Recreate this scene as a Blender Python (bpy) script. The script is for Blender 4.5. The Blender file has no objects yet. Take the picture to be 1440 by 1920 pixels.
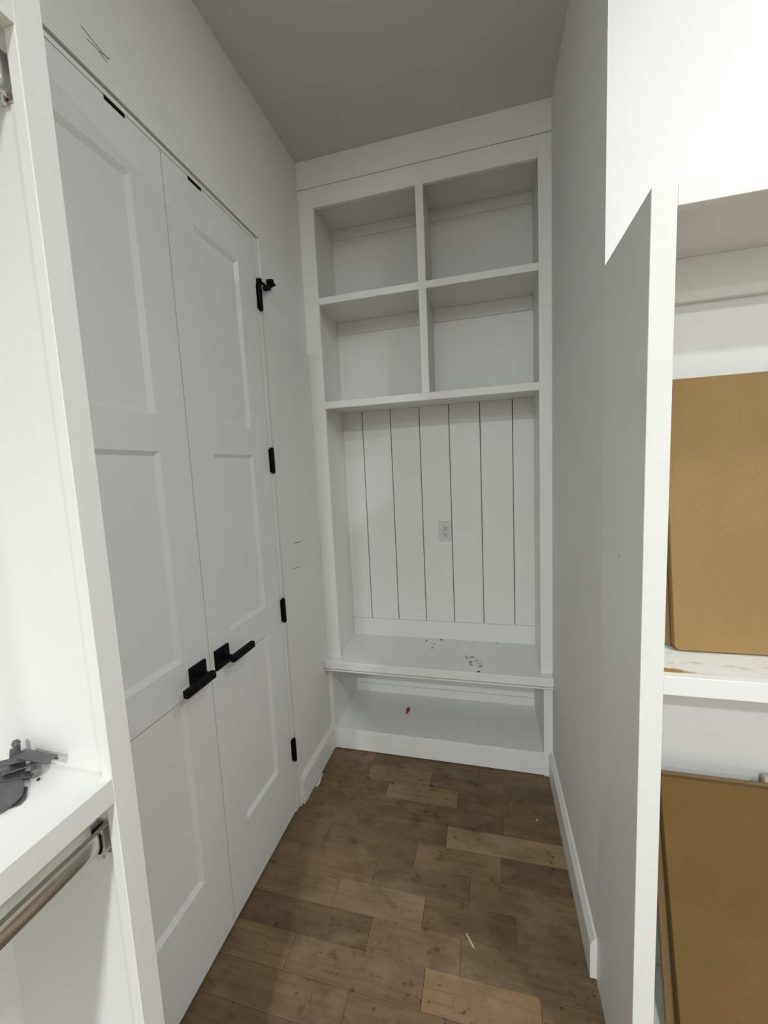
import bpy, bmesh, math, random
from mathutils import Vector, Matrix

C = bpy.context.scene.collection
SC = bpy.context.scene
random.seed(7)

# ------------------------------------------------------------------ camera
cam_d = bpy.data.cameras.new('camera')
cam = bpy.data.objects.new('camera', cam_d)
C.objects.link(cam)
F_PX = 747.77
cam_d.sensor_fit = 'VERTICAL'
cam_d.sensor_height = 36.0
cam_d.lens = 36.0 * F_PX / 1920.0
cam_d.clip_start = 0.01
cam_d.clip_end = 60
R = Matrix(((0.96843299, 0.24486728, -0.04666437),
            (-0.01891559, -0.11447314, -0.99324624),
            (-0.24855532, 0.96277511, -0.10622775)))      # rows: right, down, forward
M = Matrix((R[0], -R[1], -R[2])).transposed().to_4x4()
M.translation = Vector((0.8572, -1.9171, 1.5227))
cam.matrix_world = M
SC.camera = cam

# ------------------------------------------------------------------ world, exposure, room lamps
w = bpy.data.worlds.new('world')
SC.world = w
w.use_nodes = True
w.node_tree.nodes['Background'].inputs[0].default_value = (0.6, 0.65, 0.7, 1)
w.node_tree.nodes['Background'].inputs[1].default_value = 0.02
SC.view_settings.view_transform = 'Standard'
SC.view_settings.look = 'None'
SC.view_settings.gamma = 1.0
SC.view_settings.use_curve_mapping = False
SC.view_settings.exposure = 0.24

H = 2.9894            # ceiling height
# recessed ceiling lamps of the room behind the camera: x, y, power; the last is added to even out brightness
LAMPS = [(1.70, -1.50, 7.0), (2.45, -2.60, 25.0), (0.78, -4.05, 56.0), (0.78, -6.00, 62.0)]
LAMP_COL = (0.935, 0.992, 1.02)
for i, (lx, ly, pw) in enumerate(LAMPS):
    ld = bpy.data.lights.new('recessed_lamp_light', 'AREA')
    ld.shape = 'DISK'
    ld.size = 0.13
    ld.energy = pw
    ld.color = LAMP_COL
    lo = bpy.data.objects.new('recessed_lamp_light', ld)
    lo.location = (lx, ly, H - 0.012)
    C.objects.link(lo)


# ------------------------------------------------------------------ materials
def nt(name):
    m = bpy.data.materials.new(name)
    m.use_nodes = True
    t = m.node_tree
    return m, t, t.nodes['Principled BSDF']


def setc(b, col, rough, spec=0.5, metal=0.0):
    b.inputs['Base Color'].default_value = (*col, 1)
    b.inputs['Roughness'].default_value = rough
    b.inputs['Specular IOR Level'].default_value = spec
    b.inputs['Metallic'].default_value = metal


def noise(t, vec, scale, detail=3, rough=0.55):
    n = t.nodes.new('ShaderNodeTexNoise')
    n.inputs['Scale'].default_value = scale
    n.inputs['Detail'].default_value = detail
    n.inputs['Roughness'].default_value = rough
    if vec is not None:
        t.links.new(vec, n.inputs['Vector'])
    return n.outputs['Fac']


def pos(t):
    return t.nodes.new('ShaderNodeNewGeometry').outputs['Position']


def mapping(t, vec, scale, loc=None):
    n = t.nodes.new('ShaderNodeMapping')
    n.inputs['Scale'].default_value = scale
    t.links.new(vec, n.inputs['Vector'])
    if loc is not None:
        t.links.new(loc, n.inputs['Location'])
    return n.outputs['Vector']


def ramp(t, fac, stops):
    n = t.nodes.new('ShaderNodeValToRGB')
    e = n.color_ramp.elements
    e[0].position, e[0].color = stops[0][0], (*stops[0][1], 1)
    e[1].position, e[1].color = stops[-1][0], (*stops[-1][1], 1)
    for p_, c_ in stops[1:-1]:
        x = e.new(p_)
        x.color = (*c_, 1)
    t.links.new(fac, n.inputs['Fac'])
    return n.outputs['Color']


def mix(t, fac, a, b, mode='MIX'):
    n = t.nodes.new('ShaderNodeMix')
    n.data_type = 'RGBA'
    n.blend_type = mode
    for s, v in ((0, fac), (6, a), (7, b)):
        if isinstance(v, (int, float)):
            n.inputs[s].default_value = v
        elif isinstance(v, tuple):
            n.inputs[s].default_value = (*v, 1)
        else:
            t.links.new(v, n.inputs[s])
    return n.outputs[2]


def bump(t, b, h, strength, dist):
    n = t.nodes.new('ShaderNodeBump')
    n.inputs['Strength'].default_value = strength
    n.inputs['Distance'].default_value = dist
    t.links.new(h, n.inputs['Height'])
    t.links.new(n.outputs['Normal'], b.inputs['Normal'])


def paint(name, col, rough, spec, bscale=0, bstr=0.0, mott=0.03):
    m, t, b = nt(name)
    setc(b, col, rough, spec)
    p_ = pos(t)
    f = noise(t, p_, 2.3, 2)
    dark = tuple(c * (1 - mott) for c in col)
    t.links.new(ramp(t, f, [(0.35, dark), (0.65, col)]), b.inputs['Base Color'])
    if bscale:
        bump(t, b, noise(t, p_, bscale, 2), bstr, 0.0015)
    return m


M_WALL = paint('wall_paint', (0.84, 0.84, 0.81), 0.75, 0.3, 210, 0.16)
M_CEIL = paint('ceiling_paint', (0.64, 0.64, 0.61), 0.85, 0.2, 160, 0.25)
M_TRIM = paint('trim_paint', (0.86, 0.86, 0.82), 0.42, 0.45, 26, 0.03, 0.015)
M_DOOR = paint('door_paint', (0.83, 0.83, 0.815), 0.45, 0.45, 60, 0.04, 0.015)
M_GROOVE = paint('groove_backing', (0.16, 0.15, 0.13), 0.9, 0.1)

M_BLACK, t, b = nt('black_metal')
setc(b, (0.004, 0.004, 0.004), 0.6, 0.12)
M_CHROME, t, b = nt('polished_nickel')
setc(b, (0.62, 0.60, 0.56), 0.2, 0.5, 1.0)
f = noise(t, mapping(t, pos(t), (18, 18, 18)), 1.0, 3)
t.links.new(ramp(t, f, [(0.3, (0.50, 0.485, 0.46)), (0.6, (0.62, 0.61, 0.585))]), b.inputs['Base Color'])
M_STEEL, t, b = nt('grey_steel')
setc(b, (0.16, 0.17, 0.17), 0.42, 0.5, 0.75)
f = noise(t, pos(t), 60, 3)
t.links.new(ramp(t, f, [(0.3, (0.13, 0.14, 0.14)), (0.7, (0.18, 0.19, 0.19))]), b.inputs['Base Color'])
M_PIN, t, b = nt('pale_grey_steel')
setc(b, (0.30, 0.30, 0.28), 0.4, 0.5, 0.6)
M_CRUMB, t, b = nt('dark_crumb')
setc(b, (0.015, 0.014, 0.012), 0.7, 0.3)
M_RED, t, b = nt('red_plastic')
setc(b, (0.35, 0.008, 0.012), 0.4, 0.5)
M_PLATE, t, b = nt('outlet_plastic')
setc(b, (0.68, 0.68, 0.66), 0.3, 0.5)
M_SLOT, t, b = nt('outlet_slot')
setc(b, (0.03, 0.03, 0.028), 0.8, 0.2)
M_PENCIL, t, b = nt('pencil_graphite')
setc(b, (0.20, 0.20, 0.20), 0.6, 0.3)
M_PENCIL2, t, b = nt('pencil_graphite_dark')
setc(b, (0.07, 0.07, 0.07), 0.6, 0.3)
M_SCUFF, t, b = nt('grey_scuff')
setc(b, (0.45, 0.45, 0.43), 0.6, 0.3)
M_SPLINTER, t, b = nt('pale_wood')
setc(b, (0.72, 0.58, 0.42), 0.7, 0.3)
M_LENS, t, b = nt('lamp_lens')
setc(b, (0.9, 0.9, 0.88), 0.5, 0.3)
b.inputs['Emission Color'].default_value = (1, 0.98, 0.94, 1)
b.inputs['Emission Strength'].default_value = 12.0


def board_material(name, c0, c1):
    m, t, b = nt(name)
    setc(b, c0, 0.72, 0.25)
    p_ = pos(t)
    a = noise(t, p_, 5, 3)
    col = ramp(t, a, [(0.3, c0), (0.7, c1)])
    sp = noise(t, p_, 420, 2)
    spk = ramp(t, sp, [(0.25, (0.72, 0.70, 0.66)), (0.55, (1, 1, 1))])
    col = mix(t, 0.55, col, spk, 'MULTIPLY')
    t.links.new(col, b.inputs['Base Color'])
    bump(t, b, sp, 0.08, 0.001)
    return m


M_BOARD = board_material('tan_fibreboard', (0.30, 0.185, 0.072), (0.335, 0.21, 0.085))
M_BOARD_EDGE = board_material('tan_fibreboard_edge', (0.27, 0.17, 0.075), (0.31, 0.20, 0.095))
M_BOARD_DARK_SHADED = board_material('dark_shaded_fibreboard', (0.165, 0.094, 0.028), (0.19, 0.11, 0.036))  # darker board tone, with shade of the bottom bay put into the colour too
M_BOARD_PALE = board_material('pale_fibreboard', (0.56, 0.46, 0.36), (0.62, 0.52, 0.42))


def wood_material(name, use_obj=True):
    m, t, b = nt(name)
    setc(b, (0.3, 0.2, 0.12), 0.55, 0.3)
    p_ = pos(t)
    oi = t.nodes.new('ShaderNodeObjectInfo')
    mul = t.nodes.new('ShaderNodeVectorMath')
    mul.operation = 'SCALE'
    comb = t.nodes.new('ShaderNodeCombineXYZ')
    t.links.new(oi.outputs['Random'], comb.inputs[0])
    t.links.new(oi.outputs['Random'], comb.inputs[1])
    t.links.new(comb.outputs[0], mul.inputs[0])
    mul.inputs['Scale'].default_value = 37.0
    loc = mul.outputs[0]
    grain = noise(t, mapping(t, p_, (3.0, 46, 10), loc), 1.6, 6, 0.65)
    broad = noise(t, mapping(t, p_, (3.0, 9, 3), loc), 1.5, 3, 0.6)
    if use_obj:
        base = oi.outputs['Color']
    else:
        base = (0.215, 0.145, 0.084)
    g = ramp(t, grain, [(0.28, (0.74, 0.72, 0.70)), (0.5, (1, 1, 1)), (0.75, (1.10, 1.08, 1.05))])
    col = mix(t, 1.0, base, g, 'MULTIPLY')
    br = ramp(t, broad, [(0.3, (0.74, 0.72, 0.70)), (0.7, (1.16, 1.14, 1.12))])
    col = mix(t, 0.9, col, br, 'MULTIPLY')
    # knots, mineral specks and boot scuffs
    area = ramp(t, noise(t, mapping(t, p_, (2.2, 2.6, 1)), 1.0, 2), [(0.42, (0, 0, 0)), (0.6, (1, 1, 1))])
    kn = noise(t, mapping(t, p_, (12, 17, 10)), 1.2, 4, 0.6)
    km = ramp(t, kn, [(0.60, (0, 0, 0)), (0.74, (0.85, 0.85, 0.85))])
    col = mix(t, km, col, (0.045, 0.03, 0.018))
    sp = noise(t, mapping(t, p_, (34, 46, 10)), 1.0, 3, 0.6)
    sm = mix(t, 1.0, ramp(t, sp, [(0.60, (0, 0, 0)), (0.71, (0.9, 0.9, 0.9))]), area, 'MULTIPLY')
    col = mix(t, sm, col, (0.035, 0.022, 0.014))
    sh = noise(t, mapping(t, p_, (7, 10, 3)), 1.0, 4, 0.65)
    col = mix(t, ramp(t, sh, [(0.52, (0, 0, 0)), (0.78, (0.5, 0.5, 0.5))]), col, (0.07, 0.045, 0.026))
    # site dust: large pale smears
    du = noise(t, mapping(t, p_, (4.2, 6.5, 1)), 1.5, 6, 0.66)
    dm = ramp(t, du, [(0.52, (0, 0, 0)), (0.78, (0.38, 0.38, 0.38))])
    col = mix(t, dm, col, (0.40, 0.30, 0.21))
    t.links.new(col, b.inputs['Base Color'])
    rr = ramp(t, broad, [(0.3, (0.5, 0.5, 0.5)), (0.7, (0.68, 0.68, 0.68))])
    t.links.new(rr, b.inputs['Roughness'])
    bump(t, b, grain, 0.12, 0.001)
    return m


M_PLANK = wood_material('plank_wood')
M_FLOOR = wood_material('floor_wood_far', False)

# shelf top with glue and dirt smears
M_DIRTY, t, b = nt('stained_white_paint')
setc(b, (0.81, 0.80, 0.77), 0.5, 0.4)
p_ = pos(t)
n1 = noise(t, mapping(t, p_, (16, 42, 1)), 1.0, 5, 0.65)
m1 = ramp(t, n1, [(0.57, (0, 0, 0)), (0.72, (0.8, 0.8, 0.8))])
col = mix(t, m1, (0.81, 0.795, 0.75), (0.50, 0.36, 0.19))
n2 = noise(t, mapping(t, p_, (60, 90, 1)), 1.0, 2, 0.5)
m2 = ramp(t, n2, [(0.73, (0, 0, 0)), (0.78, (1, 1, 1))])
col = mix(t, m2, col, (0.16, 0.12, 0.08))
sub = t.nodes.new('ShaderNodeVectorMath')
sub.operation = 'SUBTRACT'
t.links.new(p_, sub.inputs[0])
sub.inputs[1].default_value = (1.195, -1.052, 1.098)
ln = t.nodes.new('ShaderNodeVectorMath')
ln.operation = 'LENGTH'
t.links.new(mapping(t, sub.outputs[0], (1.0, 3.2, 0.1)), ln.inputs[0])
wob = noise(t, p_, 45, 4, 0.7)
ma = t.nodes.new('ShaderNodeMath')
ma.operation = 'MULTIPLY_ADD'
t.links.new(wob, ma.inputs[0])
ma.inputs[1].default_value = 0.06
t.links.new(ln.outputs['Value'], ma.inputs[2])
m3 = ramp(t, ma.outputs[0], [(0.066, (1, 1, 1)), (0.082, (0, 0, 0))])
col = mix(t, m3, col, (0.42, 0.23, 0.08))
t.links.new(col, b.inputs['Base Color'])


# ------------------------------------------------------------------ helpers
def wloc(o):
    v = Vector((0, 0, 0))
    while o is not None:
        v = v + Vector(o.location)
        o = o.parent
    return v


class MB:
    """collects shapes in world coordinates, then links them as one mesh object"""

    def __init__(self):
        self.bm = bmesh.new()

    def _merge(self, b2):
        me = bpy.data.meshes.new('tmp')
        b2.to_mesh(me)
        b2.free()
        self.bm.from_mesh(me)
        bpy.data.meshes.remove(me)

    def box(self, x0, x1, y0, y1, z0, z1, bev=0.0, seg=1, mat=None):
        b2 = bmesh.new()
        bmesh.ops.create_cube(b2, size=1.0)
        S = Matrix.Diagonal((x1 - x0, y1 - y0, z1 - z0, 1))
        T = Matrix.Translation(((x0 + x1) / 2, (y0 + y1) / 2, (z0 + z1) / 2))
        bmesh.ops.transform(b2, matrix=T @ S, verts=b2.verts)
        if bev:
            bmesh.ops.bevel(b2, geom=b2.edges[:], offset=bev, segments=seg, affect='EDGES', profile=0.6)
        if mat is not None:
            bmesh.ops.transform(b2, matrix=mat, verts=b2.verts)
        self._merge(b2)
        return self

    def cyl(self, p0, p1, r, seg=16, r2=None, caps=True, sx=1.0, mat=None):
        p0, p1 = Vector(p0), Vector(p1)
        d = p1 - p0
        b2 = bmesh.new()
        bmesh.ops.create_cone(b2, cap_ends=caps, segments=seg, radius1=r, radius2=r if r2 is None else r2, depth=d.length)
        if sx != 1.0:
            bmesh.ops.transform(b2, matrix=Matrix.Diagonal((sx, 1, 1, 1)), verts=b2.verts)
        q = Vector((0, 0, 1)).rotation_difference(d.normalized()).to_matrix().to_4x4()
        bmesh.ops.transform(b2, matrix=Matrix.Translation((p0 + p1) / 2) @ q, verts=b2.verts)
        if mat is not None:
            bmesh.ops.transform(b2, matrix=mat, verts=b2.verts)
        self._merge(b2)
        return self

    def quads(self, pts, faces):
        vs = [self.bm.verts.new(p) for p in pts]
        for f in faces:
            self.bm.faces.new([vs[i] for i in f])
        return self

    def prism(self, poly, axis, a0, a1, bev=0.0, mat=None):
        """polygon (2D points) swept along an axis: axis 'x' -> poly is (y,z), 'y' -> (x,z), 'z' -> (x,y)"""
        b2 = bmesh.new()

        def P(u, v, a):
            return {'x': (a, u, v), 'y': (u, a, v), 'z': (u, v, a)}[axis]
        A = [b2.verts.new(P(u, v, a0)) for u, v in poly]
        B = [b2.verts.new(P(u, v, a1)) for u, v in poly]
        n = len(poly)
        b2.faces.new(A)
        b2.faces.new(B[::-1])
        for i in range(n):
            b2.faces.new((A[i], B[i], B[(i + 1) % n], A[(i + 1) % n]))
        bmesh.ops.recalc_face_normals(b2, faces=b2.faces)
        if bev:
            bmesh.ops.bevel(b2, geom=b2.edges[:], offset=bev, segments=1, affect='EDGES')
        if mat is not None:
            bmesh.ops.transform(b2, matrix=mat, verts=b2.verts)
        self._merge(b2)
        return self

    def build(self, name, mat, parent=None, origin=None, smooth=False, recalc=True):
        bm = self.bm
        if recalc:
            bmesh.ops.recalc_face_normals(bm, faces=bm.faces)
        if origin is None:
            xs = [v.co for v in bm.verts]
            origin = Vector(((min(v.x for v in xs) + max(v.x for v in xs)) / 2,
                             (min(v.y for v in xs) + max(v.y for v in xs)) / 2,
                             min(v.z for v in xs)))
        origin = Vector(origin)
        bmesh.ops.translate(bm, vec=-origin, verts=bm.verts)
        me = bpy.data.meshes.new(name)
        bm.to_mesh(me)
        bm.free()
        if smooth:
            for pl in me.polygons:
                pl.use_smooth = True
            try:
                me.set_sharp_from_angle(angle=math.radians(35))
            except Exception:
                pass
        me.materials.append(mat)
        o = bpy.data.objects.new(name, me)
        C.objects.link(o)
        if parent is not None:
            o.parent = parent
            o.location = origin - wloc(parent)
        else:
            o.location = origin
        return o


def tag(o, label=None, cat=None, group=None, kind=None):
    if label:
        o['label'] = label
    if cat:
        o['category'] = cat
    if group:
        o['group'] = group
    if kind:
        o['kind'] = kind
    return o


def empty(name, loc, label, cat, group=None):
    o = bpy.data.objects.new(name, None)
    o.location = loc
    o.empty_display_size = 0.1
    C.objects.link(o)
    return tag(o, label, cat, group)


def bx(name, x0, x1, y0, y1, z0, z1, mat, parent=None, bev=0.0012):
    return MB().box(x0, x1, y0, y1, z0, z1, bev).build(name, mat, parent)


# ------------------------------------------------------------------ main dimensions
W = 1.1454            # right wall of the corridor
XW = 0.006            # face of the left wall (door and jamb sit 10 mm deeper)
D = 0.3182            # face of the boards at the back of the built-in
YC = -0.793           # wall corner at the right
XE, YF = 4.2, -7.2    # far limits of the room behind the camera

# ------------------------------------------------------------------ structure
o = MB().box(-0.12, XE, YF, -1.66, -0.06, 0.0).box(1.20, XE, -1.66, YC + 0.2, -0.06, 0.0) \
    .box(-0.12, 1.20, -1.66, 0.56, -0.06, -0.012).build('floor', M_FLOOR)
floor = tag(o, 'brown wooden plank floor of the corridor, dusty and specked', 'floor', kind='structure')
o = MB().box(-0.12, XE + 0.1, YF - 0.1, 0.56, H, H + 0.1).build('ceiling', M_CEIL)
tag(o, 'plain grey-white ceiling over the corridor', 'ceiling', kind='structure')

DT, DY0, DY1 = 2.453, -1.362, -0.400       # door opening in the drywall
o = MB().box(-0.11, XW, YF, DY0, 0, H).box(-0.11, XW, DY1, 0.54, 0, H).box(-0.11, XW, DY0, DY1, DT, H) \
    .build('wall_left', M_WALL)
wall_left = tag(o, 'white painted left wall with the double door and pencil marks', 'wall', kind='structure')
o = MB().box(W, XE, YC, 0.54, 0, H).build('wall_right', M_WALL)
wall_right = tag(o, 'white wall on the right of the corridor, turning the corner behind the shelving', 'wall', kind='structure')
o = MB().box(XW, W, 0.42, 0.54, 0, H).build('wall_back', M_WALL)
tag(o, 'white end wall behind the built-in bench', 'wall', kind='structure')
o = MB().box(-0.11, XE + 0.1, YF - 0.1, YF, 0, H).build('wall_front', M_WALL)
tag(o, 'white wall behind the camera', 'wall', kind='structure')
o = MB().box(XE, XE + 0.1, YF, 0.54, 0, H).build('wall_east', M_WALL)
tag(o, 'white side wall of the room behind the camera', 'wall', kind='structure')

# baseboards with an eased, stepped top
BH = 0.137
o = MB().prism([(XW, 0.003), (XW + 0.015, 0.003), (XW + 0.015, BH - 0.022), (XW + 0.007, BH - 0.004), (XW + 0.005, BH), (XW, BH)],
               'y', -0.386, -0.001).build('baseboard_left', M_TRIM)
tag(o, 'short white baseboard between the double door and the bench', 'baseboard', kind='structure')
o = MB().prism([(W, 0.003), (W - 0.018, 0.003), (W - 0.018, BH - 0.022), (W - 0.008, BH - 0.004), (W - 0.006, BH), (W, BH)],
               'y', YC + 0.002, -0.001).build('baseboard_right', M_TRIM)
tag(o, 'white baseboard along the right corridor wall', 'baseboard', kind='structure')

# pencil marks left on the wall
def pencil(pts, wd, mat):
    mb = MB()
    for (y0, z0), (y1, z1) in zip(pts, pts[1:]):
        d = Vector((y1 - y0, z1 - z0)).normalized() * wd / 2
        n = Vector((-d.y, d.x))
        q = [(y0 + n.x, z0 + n.y), (y1 + n.x, z1 + n.y), (y1 - n.x, z1 - n.y), (y0 - n.x, z0 - n.y)]
        mb.prism(q, 'x', XW - 0.0005, XW + 0.0004)
    return mb.build('pencil_mark', mat, wall_left)


pencil([(-1.107, 2.532), (-1.075, 2.527), (-1.040, 2.522)], 0.0022, M_PENCIL)
pencil([(-1.094, 2.517), (-1.070, 2.519), (-1.045, 2.512)], 0.0020, M_PENCIL)
pencil([(-1.065, 2.519), (-1.048, 2.523), (-1.034, 2.529)], 0.0014, M_PENCIL)
pencil([(-0.283, 1.206), (-0.222, 1.204)], 0.003, M_PENCIL2)
pencil([(-0.315, 1.094), (-0.247, 1.090)], 0.003, M_PENCIL)

# ------------------------------------------------------------------ floor planks (rows run across the corridor)
rows = [0.012, -0.080, -0.175, -0.2685, -0.3685, -0.463, -0.5635, -0.667, -0.768, -0.868, -0.970, -1.0685, -1.167, -1.2655,
        -1.364, -1.4625, -1.561, -1.6595]
MID = (0.215, 0.145, 0.084)


def tone(k, warm=0.0):
    return (MID[0] * k * (1 + warm), MID[1] * k, MID[2] * k * (1 - warm), 1)


joints = {      # row -> list of (right end of plank, tone)
    0: [(0.26, .95), (0.80, .85), (1.2, .92)],
    1: [(0.255, .92), (0.57, 1.25), (1.2, .86)],
    2: [(0.372, 0.92), (0.705, 1.5), (0.93, .84), (1.2, .92)],
    3: [(0.10, 1.15), (0.62, .88), (0.90, .86), (1.2, .95)],
    4: [(0.285, .95), (0.673, .88), (1.2, 1.62)],
    5: [(0.18, 1.0), (0.56, .93), (0.886, 1.22), (1.2, .80)],
    6: [(0.42, 1.04), (0.774, .86), (1.2, 1.03)],
    7: [(0.30, 1.10), (0.622, 1.28), (0.925, .82), (1.2, .92)],
    8: [(0.455, .78), (0.753, 1.08), (1.2, .95)],
    9: [(0.22, 1.10), (0.65, 1.05), (0.98, 1.45), (1.2, .95)],
    10: [(0.44, 1.02), (0.72, .95), (1.2, .90)],
    11: [(0.30, .95), (0.86, 1.05), (1.2, .92)],
}
for r in range(len(rows) - 1):
    y1, y0 = rows[r], rows[r + 1]
    if r in joints:
        js = joints[r]
    else:
        js, x = [], 0.0
        while x < 1.2:
            x = min(1.2, x + random.uniform(0.28, 0.6))
            js.append((x, random.uniform(0.8, 1.2)))
    xa = -0.02
    for xb, k in js:
        top = random.uniform(-0.0005, 0.0003)
        pl = MB().box(xa + 0.0005, xb - 0.0005, y0 + 0.0004, y1 - 0.0004, -0.0118, top, 0.0005).build('plank', M_PLANK, floor)
        pl.color = tone(k, random.uniform(-0.03, 0.04))
        xa = xb

# ------------------------------------------------------------------ door frame and double doors
o = MB()
o.box(-0.105, 0.0, -0.4335, DY1 - 0.004, 0.002, 2.4475)
o.box(-0.105, 0.0, DY0 + 0.004, -1.3485, 0.002, 2.4475)
o.box(-0.105, 0.0, -1.3485, -0.4335, 2.4355, 2.4475)
o.box(-0.060, -0.040, -0.446, -0.4335, 0.002, 2.4355)
o.box(-0.060, -0.040, -1.3485, -1.336, 0.002, 2.4355)
o.box(-0.060, -0.040, -1.336, -0.446, 2.423, 2.4355)
tag(o.build('trim_1', M_TRIM), 'white flush jamb around the double door', 'door frame', kind='structure')

ZB, ZT = 0.012, 2.4325
PANELS = [(0.290, 0.890), (0.997, 1.600), (1.697, 2.300)]
ST = 0.112


def door_leaf(name, ya, yb):
    mb = MB()
    x0, x1 = -0.035, 0.0
    mb.box(x0, x1, ya, ya + ST, ZB, ZT)
    mb.box(x0, x1, yb - ST, yb, ZB, ZT)
    zs = [ZB] + [z for p in PANELS for z in p] + [ZT]
    for i in range(0, len(zs), 2):
        mb.box(x0, x1, ya + ST, yb - ST, zs[i], zs[i + 1])
    wd, dp = 0.013, 0.011
    for z0, z1 in PANELS:
        a = [(x1, ya + ST, z0), (x1, yb - ST, z0), (x1, yb - ST, z1), (x1, ya + ST, z1)]
        c = [(x1 - dp, ya + ST + wd, z0 + wd), (x1 - dp, yb - ST - wd, z0 + wd), (x1 - dp, yb - ST - wd, z1 - wd), (x1 - dp, ya + ST + wd, z1 - wd)]
        mb.quads(a + c, [(0, 1, 5, 4), (1, 2, 6, 5), (2, 3, 7, 6), (3, 0, 4, 7)])
    leaf = mb.build(name, M_DOOR, recalc=True)
    for z0, z1 in PANELS:
        MB().box(x0 + 0.008, x1 - dp, ya + ST + wd - 0.004, yb - ST - wd + 0.004, z0 + wd - 0.004, z1 - wd + 0.004).build('panel', M_DOOR, leaf)
    return leaf


def lever(leaf, yc, d):
    """square rose, neck and flat lever pointing along d (in y)"""
    zc = 0.934
    rose = MB().box(0.0, 0.009, yc - 0.034, yc + 0.034, zc - 0.033, zc + 0.033, 0.0015, 2).build('lever_handle', M_BLACK, leaf)
    MB().cyl((0.008, yc, zc), (0.044, yc, zc), 0.0105, 16).build('neck', M_BLACK, rose, smooth=True)
    ya, yb = (yc - 0.012, yc + 0.108) if d > 0 else (yc - 0.108, yc + 0.012)
    MB().box(0.043, 0.059, ya, yb, zc - 0.011, zc + 0.011, 0.002, 2).build('lever', M_BLACK, rose)


def hinge(leaf, y, zc):
    h = MB()
    h.cyl((0.0085, y, zc - 0.048), (0.0085, y, zc + 0.048), 0.0088, 16)
    h.cyl((0.0085, y, zc + 0.048), (0.0085, y, zc + 0.053), 0.0066, 16)
    h.cyl((0.0085, y, zc - 0.053), (0.0085, y, zc - 0.048), 0.0066, 16)
    h.box(-0.001, 0.0035, y - 0.011, y + 0.011, zc - 0.047, zc + 0.047, 0.0005)
    return h.build('hinge', M_BLACK, leaf, smooth=True)


d1 = door_leaf('door_1', -1.345, -0.8915)
tag(d1, 'white three-panel door leaf beside the closet, lever pointing towards it', 'door', kind='structure')
d2 = door_leaf('door_2', -0.8885, -0.4370)
tag(d2, 'white three-panel door leaf nearer the bench, with four black hinges', 'door', kind='structure')
lever(d1, -0.950, -1)
lever(d2, -0.836, 1)
YH = -0.424
hs = [hinge(d2, YH, z) for z in (2.222, 1.580, 0.943, 0.300)]
for z in (2.222, 1.580, 0.943, 0.300):
    hinge(d1, -1.358 + 0.012, z)
# hinge pin stop on the topmost hinge: bent arm, adjusting screw and two rubber bumpers
ST_ = MB()
ST_.cyl((0.0085, YH, 2.272), (0.0085, YH, 2.288), 0.011, 14)
ST_.box(0.006, 0.014, YH, YH + 0.058, 2.279, 2.285, 0.001)
ST_.box(0.012, 0.046, YH + 0.052, YH + 0.060, 2.279, 2.286, 0.001)
stop = ST_.build('pin_stop', M_BLACK, hs[0], smooth=True)
# (two more sub-parts would be a fourth level, so the bumpers hang on the leaf)
MB().cyl((0.028, YH + 0.040, 2.290), (0.030, YH + 0.062, 2.300), 0.0115, 14).build('rubber_bumper', M_BLACK, d2, smooth=True)
MB().cyl((0.031, YH + 0.004, 2.252), (0.030, YH + 0.034, 2.266), 0.0105, 14).cyl((0.030, YH + 0.034, 2.266), (0.028, YH + 0.090, 2.301), 0.0048, 12) \
    .build('rubber_bumper', M_BLACK, d2, smooth=True)
# ball catches let into the top edges
MB().box(-0.030, 0.0010, -1.060, -1.003, 2.4235, 2.4345, 0.0008).build('ball_catch', M_BLACK, d1)
MB().box(-0.030, 0.0010, -0.784, -0.725, 2.4235, 2.4345, 0.0008).build('ball_catch', M_BLACK, d2)

# ------------------------------------------------------------------ built-in bench with cubbies
ht = empty('hall_tree', (W / 2, 0.16, 0), 'tall white built-in at the end of the corridor, cubbies over a bench', 'built-in bench')
T = M_TRIM
OL, OR = 0.0825, 1.0925               # face frame opening
IL, IR = 0.060, 1.1045                # inner faces of the carcass sides
YB = D + 0.012                        # carcass back
SEAT = 0.526
bx('face_stile', XW, OL, 0.0, 0.019, SEAT, 2.866, T, ht)
bx('face_stile', OR, W, 0.0, 0.019, SEAT, 2.866, T, ht)
bx('top_rail', OL, OR, 0.0, 0.019, 2.778, 2.866, T, ht)
bx('frieze_board', XW, W, -0.004, 0.019, 2.8675, H, T, ht)
bx('side_panel', XW, IL, 0.0195, YB, SEAT, 2.866, T, ht, 0)
bx('side_panel', IR, W, 0.0195, YB, SEAT, 2.866, T, ht, 0)
bx('top_panel', IL, IR, 0.0195, YB, 2.838, 2.866, T, ht, 0)
bx('back_panel', IL, IR, D, YB, 1.858, 2.838, T, ht, 0)
bx('back_panel', IL, IR, D + 0.0085, YB, SEAT, 1.8565, M_GROOVE, ht, 0)
# shelves
for z0, z1 in ((2.336, 2.368), (1.838, 1.8725)):
    s = bx('shelf', IL, IR, 0.0195, D - 0.0005, z1 - 0.016, z1 - 0.002, T, ht, 0)
    bx('shelf_nosing', OL, OR, -0.001, 0.019, z0, z1, T, s)
# upright divider and its face strip, one per row
for z0, z1 in ((1.8725, 2.336), (2.368, 2.778)):
    s = bx('divider', 0.5835, 0.6015, 0.0195, D - 0.0005, z0, z1 if z1 < 2.7 else 2.838, T, ht, 0)
    bx('divider_face', 0.5746, 0.6102, -0.0005, 0.019, z0, z1, T, s)
# cleats along the back, under each shelf, one per cubby
for z0, z1 in ((2.787, 2.838), (2.286, 2.352)):
    bx('cleat', IL, 0.5835, D - 0.013, D, z0, z1, T, ht)
    bx('cleat', 0.6015, IR, D - 0.013, D, z0, z1, T, ht)
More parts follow.
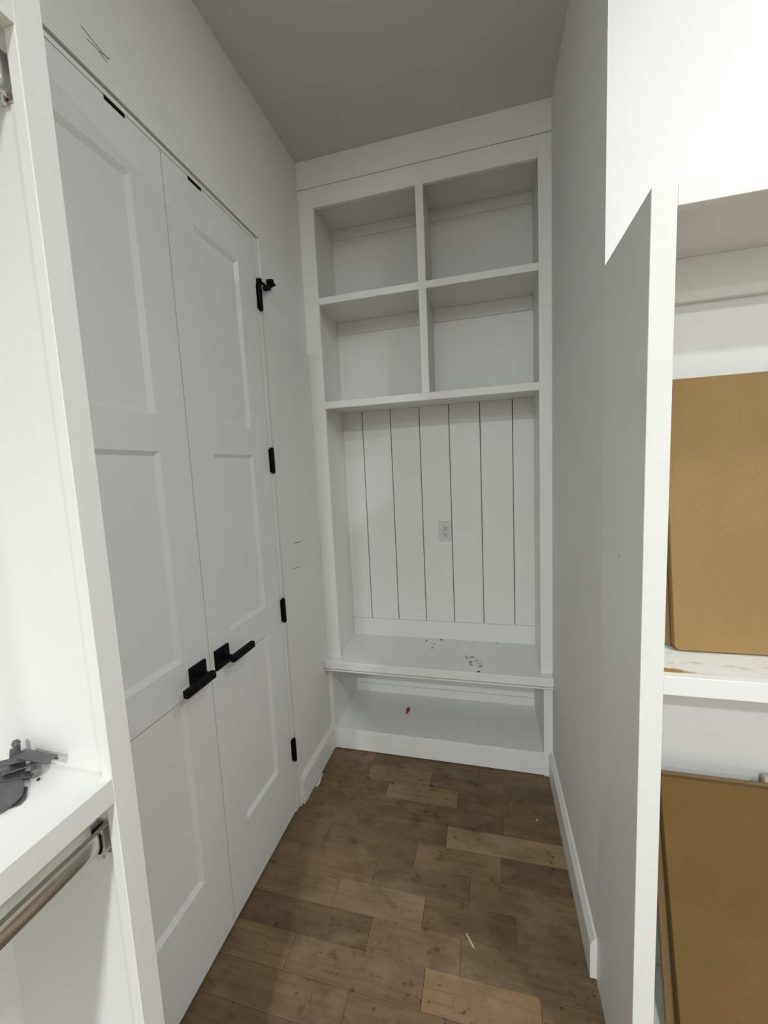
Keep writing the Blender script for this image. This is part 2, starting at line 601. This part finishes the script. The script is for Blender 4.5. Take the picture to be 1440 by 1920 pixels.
# vertical boards behind the seat
edges = [IL, 0.1765, 0.3420, 0.5063, 0.6687, 0.8330, 0.9990, IR]
for a, c in zip(edges, edges[1:]):
    g0 = 0.0 if a == IL else 0.0021
    g1 = 0.0 if c == IR else 0.0021
    MB().box(a + g0, c - g1, D, D + 0.008, 0.632, 1.8565, 0.0006).build('board', T, ht)
bx('base_strip', IL, IR, D - 0.004, D + 0.008, SEAT, 0.631, T, ht)
# seat with a thick nosing and a thin lip under it
seat = bx('seat', XW + 0.001, W - 0.001, 0.0, D - 0.001, 0.486, SEAT, T, ht, 0)
bx('seat_nosing', XW + 0.001, W - 0.001, -0.046, 0.0, 0.484, SEAT, T, seat, 0.003)
bx('seat_lip', XW + 0.001, W - 0.001, -0.0465, 0.0, 0.474, 0.4805, T, seat, 0.0008)
# open cubby under the seat
LB = 0.398
bx('end_panel', XW, 0.028, 0.0, LB + 0.02, 0.0, 0.474, T, ht)
bx('end_panel', 1.1055, W, 0.0, LB + 0.02, 0.0, 0.474, T, ht)
bx('back_panel', 0.028, 1.1055, LB, LB + 0.012, 0.0, 0.474, T, ht, 0)
bx('base_strip', 0.028, 1.1055, LB - 0.012, LB, 0.120, 0.169, T, ht)
bx('cubby_floor', 0.028, 1.1055, 0.019, LB, 0.102, 0.120, T, ht, 0)
bx('toe_board', 0.028, 1.1055, 0.001, 0.019, 0.004, 0.1205, T, ht)

# ------------------------------------------------------------------ outlet on the boards
ou = empty('wall_outlet', (0.6312, D, 1.1605), 'white duplex wall outlet on the grooved boards above the bench', 'outlet')
bx('cover_plate', 0.5965, 0.6655, D - 0.005, D - 0.0001, 1.1025, 1.2185, M_PLATE, ou, 0.0018)
rc = bx('receptacle', 0.6150, 0.6474, D - 0.0075, D - 0.0049, 1.127, 1.194, M_PLATE, ou, 0.0012)
for zc in (1.1775, 1.1425):
    for sx in (-0.0064, 0.0064):
        MB().box(0.6312 + sx - 0.0016, 0.6312 + sx + 0.0016, D - 0.0080, D - 0.0074, zc, zc + 0.0085).build('slot', M_SLOT, rc)
    MB().cyl((0.6312, D - 0.0080, zc - 0.0075), (0.6312, D - 0.0074, zc - 0.0075), 0.0036, 12).build('ground_hole', M_SLOT, rc)
for zz in (1.1125, 1.2085):
    MB().cyl((0.6312, D - 0.0058, zz), (0.6312, D - 0.0049, zz), 0.003, 12).build('screw', M_PLATE, ou)

# ------------------------------------------------------------------ closet section on the left
cl = empty('closet_unit', (0.155, -2.05, 0), 'white open closet section on the left wall, in front of the doors', 'closet')
XF, YE, YI, YN = 0.300, -1.4445, -1.4825, -2.70      # face, far edge, inner edge of stile, near end
ZTOP = 2.42
bx('face_stile', 0.281, XF, YI, YE, 0.0, ZTOP, T, cl)
bx('end_panel', XW, 0.281, YI + 0.009, YE - 0.006, 0.0, ZTOP, T, cl, 0)
bx('face_stile', 0.281, XF, YN, YN + 0.038, 0.0, ZTOP, T, cl)
bx('end_panel', XW, 0.281, YN + 0.008, YN + 0.034, 0.0, ZTOP, T, cl, 0)
for z0, z1 in ((1.0372, 1.0755), (2.095, 2.132), (2.382, 2.42), (0.08, 0.118)):
    s = bx('shelf', XW, 0.281, YN + 0.034, YI + 0.009, z1 - 0.019, z1 - 0.0001, T, cl, 0)
    bx('shelf_nosing', 0.281, XF - 0.0003, YN + 0.038, YI, z0, z1, T, s, 0.0004)
# hanging rods: flattened tube, flanges screwed to the end panels
for zc in (0.9690, 2.0500):
    rod = MB().prism([(0.262 + 0.0075 * math.copysign(abs(math.cos(a_)) ** 0.55, math.cos(a_)), zc + 0.0158 * math.copysign(abs(math.sin(a_)) ** 0.7, math.sin(a_))) for a_ in [2 * math.pi * k_ / 28 for k_ in range(28)]], 'y', YN + 0.036, YI + 0.006)
    rod = rod.build('hanging_rod', M_CHROME, cl, smooth=True)
    for ys, ye in ((YI - 0.006, YI + 0.009), (YN + 0.034, YN + 0.048)):
        fl = MB()
        pts = []
        for k in range(9):          # open cup: a U-shaped socket
            a = math.pi + math.pi * k / 8
            pts.append((0.262 + 0.0125 * math.cos(a), zc - 0.010 + 0.0165 * math.sin(a)))
        pts = [(0.2495, zc + 0.022)] + pts + [(0.2745, zc + 0.022)]
        inner = [(0.262 + (u - 0.262) * 0.76, zc + 0.001 + (v - zc - 0.001) * 0.84 + (0.004 if v > zc + 0.02 else 0)) for u, v in pts]
        poly = pts + inner[::-1]
        fl.prism(poly, 'y', ys, ye)
        fl.box(0.248, 0.276, (YI + 0.006 if ys > -2 else YN + 0.034), (YI + 0.009 if ys > -2 else YN + 0.037), zc - 0.030, zc + 0.026, 0.0008)
        fl.cyl((0.262, (ys + ye) / 2, zc - 0.034), (0.262, (ys + ye) / 2, zc - 0.024), 0.004, 10)
        fl.build('rod_flange', M_CHROME, rod, smooth=True)

# pile of steel fittings on the closet shelf
ZS = 1.0757


def bar_mat(p, q, z0, z1, roll=0.0):
    """matrix that lays a bar of unit frame (x along) from p to q at heights z0..z1"""
    a, c = Vector((*p, z0)), Vector((*q, z1))
    d = (c - a)
    x = d.normalized()
    y = Vector((0, 0, 1)).cross(x).normalized()
    z = x.cross(y)
    m = Matrix((x, y, z)).transposed().to_4x4() @ Matrix.Rotation(roll, 4, 'X')
    m.translation = a
    return m, d.length


G = 'loose steel fittings on the closet shelf'


def fitting(name, mb, label, cat, mat=M_STEEL):
    return tag(mb.build(name, mat, smooth=False), label, cat, G)


def angle_bar(p, q, z0, z1, wd, roll, lip, hole=True):
    m, L = bar_mat(p, q, z0, z1, roll)
    mb = MB().box(0, L, -wd / 2, wd / 2, 0.0, 0.0022, 0.0004, mat=m)
    if lip:
        mb.box(0, L, wd / 2 - 0.0022, wd / 2, -lip, 0.0, 0.0004, mat=m)
    if hole:
        mb.cyl((L * 0.8, 0, 0.002), (L * 0.8, 0, 0.0042), 0.0035, 10, mat=m)
        mb.cyl((L * 0.2, 0, 0.002), (L * 0.2, 0, 0.0042), 0.0035, 10, mat=m)
    return mb


fitting('steel_angle', angle_bar((0.140, -1.4975), (0.2085, -1.4985), ZS + 0.030, ZS + 0.030, 0.0175, 0.10, 0.006, False),
        'flat grey steel angle lying topmost, far end of the pile', 'bracket')
fitting('steel_strap', angle_bar((0.100, -1.5180), (0.1600, -1.4930), ZS + 0.016, ZS + 0.024, 0.012, 0.25, 0.004),
        'long grey steel strap in the middle of the pile, slanting up', 'bracket')
fitting('steel_strap', angle_bar((0.135, -1.5200), (0.1720, -1.4960), ZS + 0.012, ZS + 0.017, 0.010, -0.2, 0.0),
        'narrow short steel strap under the topmost angle', 'bracket')
fitting('steel_strap', angle_bar((0.110, -1.5330), (0.1780, -1.5060), ZS + 0.0065, ZS + 0.0075, 0.014, 0.05, 0.004),
        'wide steel strap lying low in the pile, near the curved plate', 'bracket')
m_, L_ = bar_mat((0.1520, -1.4860), (0.1790, -1.5030), ZS + 0.0072, ZS + 0.0072)
mb = MB().cyl((0, 0, 0), (L_, 0, 0), 0.0065, 16, caps=True, mat=m_)
mb.cyl((L_ - 0.001, 0, 0), (L_ + 0.0008, 0, 0), 0.0035, 12, mat=m_)
fitting('steel_sleeve', mb, 'small pale steel sleeve poking out under the topmost angle', 'sleeve', M_PIN)
# upright bracket with a knob at the back of the pile
mb = MB().prism([(0.105, ZS + 0.001), (0.140, ZS + 0.001), (0.134, ZS + 0.030), (0.112, ZS + 0.030)], 'y', -1.4935, -1.4905)
mb.cyl((0.126, -1.492, ZS + 0.030), (0.126, -1.492, ZS + 0.041), 0.0048, 12)
mb.cyl((0.126, -1.492, ZS + 0.041), (0.126, -1.492, ZS + 0.046), 0.0062, 12, 0.004)
mb.box(0.105, 0.140, -1.503, -1.4935, ZS, ZS + 0.003)
fitting('steel_bracket', mb, 'upright steel bracket with a round knob against the closet end', 'bracket')
# curved plate at the front
poly = [(0.118, -1.530), (0.168, -1.517), (0.179, -1.520), (0.1965, -1.533), (0.203, -1.540), (0.206, -1.550), (0.203, -1.566), (0.190, -1.580), (0.150, -1.575)]
mm = Matrix.Translation((0.16, -1.53, ZS + 0.006)) @ Matrix.Rotation(math.radians(5), 4, 'X') @ Matrix.Translation((-0.16, 1.53, -ZS - 0.006))
fitting('steel_plate', MB().prism(poly, 'z', ZS + 0.0048, ZS + 0.007, mat=mm), 'large curved dark steel plate at the front of the pile', 'plate')
poly = [(0.168, -1.523), (0.188, -1.522), (0.2085, -1.538), (0.2125, -1.548), (0.205, -1.556), (0.18, -1.55)]
fitting('steel_plate', MB().prism(poly, 'z', ZS + 0.0002, ZS + 0.002), 'small steel plate sticking out under the curved one', 'plate')
mb = MB().box(0.08, 0.15, -1.512, -1.5, ZS + 0.0003, ZS + 0.006, 0.0005)
fitting('steel_block', mb, 'dark steel block buried at the bottom of the pile', 'block')
fitting('steel_grain', MB().cyl((0.186, -1.507, ZS + 0.0002), (0.189, -1.507, ZS + 0.003), 0.0018, 6), 'tiny dark grain on the shelf beside the pile', 'crumb', M_CRUMB)

# ------------------------------------------------------------------ shelving unit on the right
su = empty('shelving_unit', (1.85, -0.93, 0), 'white open shelving unit at the right, holding the tan boards', 'shelving')
YS, SX0, SX1, STOP = -1.0744, 1.1446, 2.62, 1.9855
bx('face_stile', SX0, 1.1852, YS, YS + 0.019, 0.0, STOP, T, su, 0.0008)
bx('side_panel', SX0 + 0.0006, 1.1655, YS + 0.0195, YC - 0.001, 0.0, STOP, T, su, 0)
bx('face_stile', SX1 - 0.038, SX1, YS, YS + 0.019, 0.0, STOP, T, su, 0.0008)
bx('side_panel', SX1 - 0.019, SX1, YS + 0.0195, YC - 0.001, 0.0, STOP, T, su, 0)
bx('top_rail', 1.1854, SX1 - 0.0382, YS + 0.0002, YS + 0.019, 1.949, STOP, T, su, 0.0008)
bx('top_panel', 1.1655, SX1 - 0.019, YS + 0.0195, YC - 0.001, 1.9675, STOP, T, su, 0)
bx('cleat', 1.1655, SX1 - 0.019, YC - 0.020, YC - 0.001, 1.872, 1.9675, T, su)
s = bx('shelf', 1.1655, SX1 - 0.019, YS + 0.0195, YC - 0.001, 1.079, 1.0975, M_DIRTY, su, 0)
bx('shelf_nosing', 1.1854, SX1 - 0.0382, YS + 0.0004, YS + 0.0195, 1.0600, 1.0980, T, s, 0.0008)
s = bx('shelf', 1.1655, SX1 - 0.019, YS + 0.0195, YC - 0.001, 0.081, 0.0995, T, su, 0)
bx('toe_board', 1.1854, SX1 - 0.0382, YS + 0.0004, YS + 0.0195, 0.002, 0.0990, T, s, 0.0008)
MB().box(SX0 - 0.0003, SX0 + 0.001, -0.9365, -0.9335, 1.2985, 1.3080).build('scuff_mark', M_SCUFF, su)


# leaning boards
def lean_board(name, x0, x1, yb, zb, yt, zt, th, mat, label, group, rnd=0.012):
    """board whose front face runs from (yb,zb) at the foot to (yt,zt) at the top"""
    a, c = Vector((0, yb, zb)), Vector((0, yt, zt))
    d = c - a
    L = d.length
    u = d.normalized()
    nrm = Vector((1, 0, 0)).cross(u)          # towards +y
    if nrm.y < 0:
        nrm = -nrm
    zl = -nrm.z * th if nrm.z < 0 else 0.0    # lift so the rear bottom edge does not sink
    a = a + Vector((0, 0, zl + 0.0004))
    m = Matrix((Vector((1, 0, 0)), nrm, u)).transposed().to_4x4()
    m.translation = a
    n = 4
    poly = []
    for cx, cz, a0 in ((x0 + rnd, rnd, 180), (x1 - rnd, rnd, 270), (x1 - rnd, L - rnd, 0), (x0 + rnd, L - rnd, 90)):
        for k in range(n + 1):
            an = math.radians(a0 + 90 * k / n)
            poly.append((cx + rnd * math.cos(an), cz + rnd * math.sin(an)))
    mb = MB().prism(poly, 'y', 0.0, th, bev=0.0012, mat=m)
    return tag(mb.build(name, mat), label, 'board', group)


GU = 'tan boards leaning on the middle shelf'
lean_board('fibreboard_panel', 1.2500, 1.98, -0.9580, 1.0980, -0.8610, 1.690, 0.017, M_BOARD,
           'front tan fibreboard panel standing on the stained middle shelf', GU)
lean_board('fibreboard_panel', 1.2415, 1.96, -0.9330, 1.0980, -0.8370, 1.672, 0.017, M_BOARD_EDGE,
           'tan fibreboard panel hidden behind the front one on the middle shelf', GU, 0.006)
GL = 'tan boards leaning in the bottom bay'
lean_board('fibreboard_panel', 1.2620, 2.10, -1.0510, 0.1000, -0.8700, 0.728, 0.017, M_BOARD_DARK_SHADED,
           'front darker brown fibreboard panel leaning in the bottom bay of the shelving, shade partly in its colour', GL, 0.005)
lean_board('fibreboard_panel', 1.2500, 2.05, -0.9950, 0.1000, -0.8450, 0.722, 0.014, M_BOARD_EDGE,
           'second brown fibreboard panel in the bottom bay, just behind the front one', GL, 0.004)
lean_board('fibreboard_panel', 1.5050, 2.02, -0.9600, 0.1000, -0.8230, 0.728, 0.014, M_BOARD_PALE,
           'palest board at the back of the bottom bay, its corner just showing', GL, 0.004)

# ------------------------------------------------------------------ bits left on the bench seat
GP = 'small steel pins and crumbs scattered on the bench seat'


def pin(x, y, ang, L, r, label, mat=M_PIN, cat='pin', name='steel_pin', z=SEAT):
    c_, s_ = math.cos(ang) * L / 2, math.sin(ang) * L / 2
    mb = MB().cyl((x - c_, y - s_, z + r), (x + c_, y + s_, z + r), r, 8)
    mb.cyl((x + c_ * 0.8, y + s_ * 0.8, z + r), (x + c_, y + s_, z + r), r * 1.5 if r < 0.0022 else r, 8)
    o = mb.build(name, mat)
    o.location.z = z + (r * 0.5 if r < 0.0022 else 0) + 0.0002
    return tag(o, label, cat, GP)


pin(0.7405, 0.110, -1.0, 0.026, 0.0026, 'longest grey pin of the cluster, left of all, on the bench seat')
pin(0.7700, 0.112, 0.25, 0.018, 0.0022, 'dark grey pin of the cluster nearest the back boards', M_STEEL)
pin(0.7935, 0.080, 0.2, 0.017, 0.0022, 'grey pin in the middle of the cluster on the bench seat')
pin(0.7640, 0.058, 0.55, 0.016, 0.0024, 'dark pin crossing another one in the cluster on the bench seat', M_STEEL)
pin(0.7675, 0.036, -1.1, 0.027, 0.0024, 'grey pin below the crossed dark pin, pointing to the nosing')
pin(0.8070, 0.050, 0.0, 0.018, 0.0018, 'thin pale pin at the right of the cluster on the bench seat')
pin(0.8140, 0.022, 0.7, 0.020, 0.0026, 'pale pin at the lower right of the cluster on the bench seat')
pin(0.8060, -0.034, 0.45, 0.013, 0.0024, 'black pin on the front edge of the bench seat', M_CRUMB)
pin(0.5090, 0.274, 0.1, 0.008, 0.0028, 'black crumb at the left, near the back of the bench seat', M_CRUMB, 'crumb', 'crumb')
pin(0.5905, 0.300, 0.3, 0.009, 0.0028, 'black crumb touching distance from the strip behind the seat, mid bench', M_CRUMB, 'crumb', 'crumb')
pin(0.8970, 0.298, -0.6, 0.008, 0.0022, 'dark crumb at the right, near the back of the bench seat', M_STEEL, 'crumb', 'crumb')
pin(0.5570, 0.236, 0.3, 0.009, 0.0022, 'small grey chip between the two black crumbs on the bench')
pin(0.5520, 0.186, 1.3, 0.016, 0.0020, 'grey chip in front of the two black crumbs on the bench')

# red plug on the cubby floor
mb = MB().cyl((0.394, 0.196, 0.1270), (0.3985, 0.203, 0.1400), 0.0065, 14, 0.0105).cyl((0.3985, 0.203, 0.1400), (0.4025, 0.208, 0.1500), 0.0105, 14, 0.006)
mb.box(0.386, 0.398, 0.190, 0.202, 0.1203, 0.1280, 0.001)
tag(mb.build('wall_plug', M_RED, smooth=True), 'small red plastic plug on the floor of the open cubby under the seat', 'plug')

# ------------------------------------------------------------------ litter on the floor
mb = MB().prism([(0.7665, -0.7530), (0.7695, -0.7520), (0.7930, -0.7850), (0.7925, -0.7890), (0.7890, -0.7870)], 'z', 0.0008, 0.0032)
tag(mb.build('wood_splinter', M_SPLINTER), 'thin pale wood splinter lying on the floor', 'splinter')
mb = MB().prism([(0.0225, -0.196), (0.029, -0.192), (0.030, -0.225), (0.037, -0.250), (0.035, -0.276), (0.0235, -0.279), (0.0225, -0.24)], 'z', 0.0006, 0.0016)
tag(mb.build('paint_flake', M_TRIM), 'white strip of dried paint on the floor along the left baseboard', 'paint flake')
mb = MB().prism([(1.040, -0.262), (1.0445, -0.260), (1.0455, -0.267), (1.041, -0.269)], 'z', 0.0006, 0.0022)
tag(mb.build('paint_flake', M_TRIM), 'tiny white paint speck on the floor near the right baseboard', 'paint flake')

LAMP_LABEL = ['round recessed ceiling lamp just in front of the shelving unit', 'round recessed ceiling lamp out in the middle of the room behind the camera',
              'round recessed ceiling lamp behind the camera, in line with the corridor, nearer one',
              'added round ceiling lamp, farthest behind the camera, evening brightness along the corridor']
# ------------------------------------------------------------------ recessed ceiling lamps (bodies of the lights above)
for i, (lx, ly, pw) in enumerate(LAMPS):
    e = empty('recessed_lamp', (lx, ly, H), LAMP_LABEL[i], 'lamp', 'recessed ceiling lamps')
    n = 32
    ring = MB()
    pts, fs = [], []
    for k in range(n):
        a = 2 * math.pi * k / n
        for rr_, zz in ((0.095, H), (0.092, H - 0.006), (0.072, H - 0.006), (0.070, H)):
            pts.append((lx + rr_ * math.cos(a), ly + rr_ * math.sin(a), zz))
    for k in range(n):
        for j in range(3):
            a0, a1 = k * 4 + j, ((k + 1) % n) * 4 + j
            fs.append((a0, a1, a1 + 1, a0 + 1))
    ring.quads(pts, fs).build('trim_ring', M_TRIM, e)
    MB().cyl((lx, ly, H - 0.004), (lx, ly, H - 0.0005), 0.070, 32).build('lens', M_LENS, e)
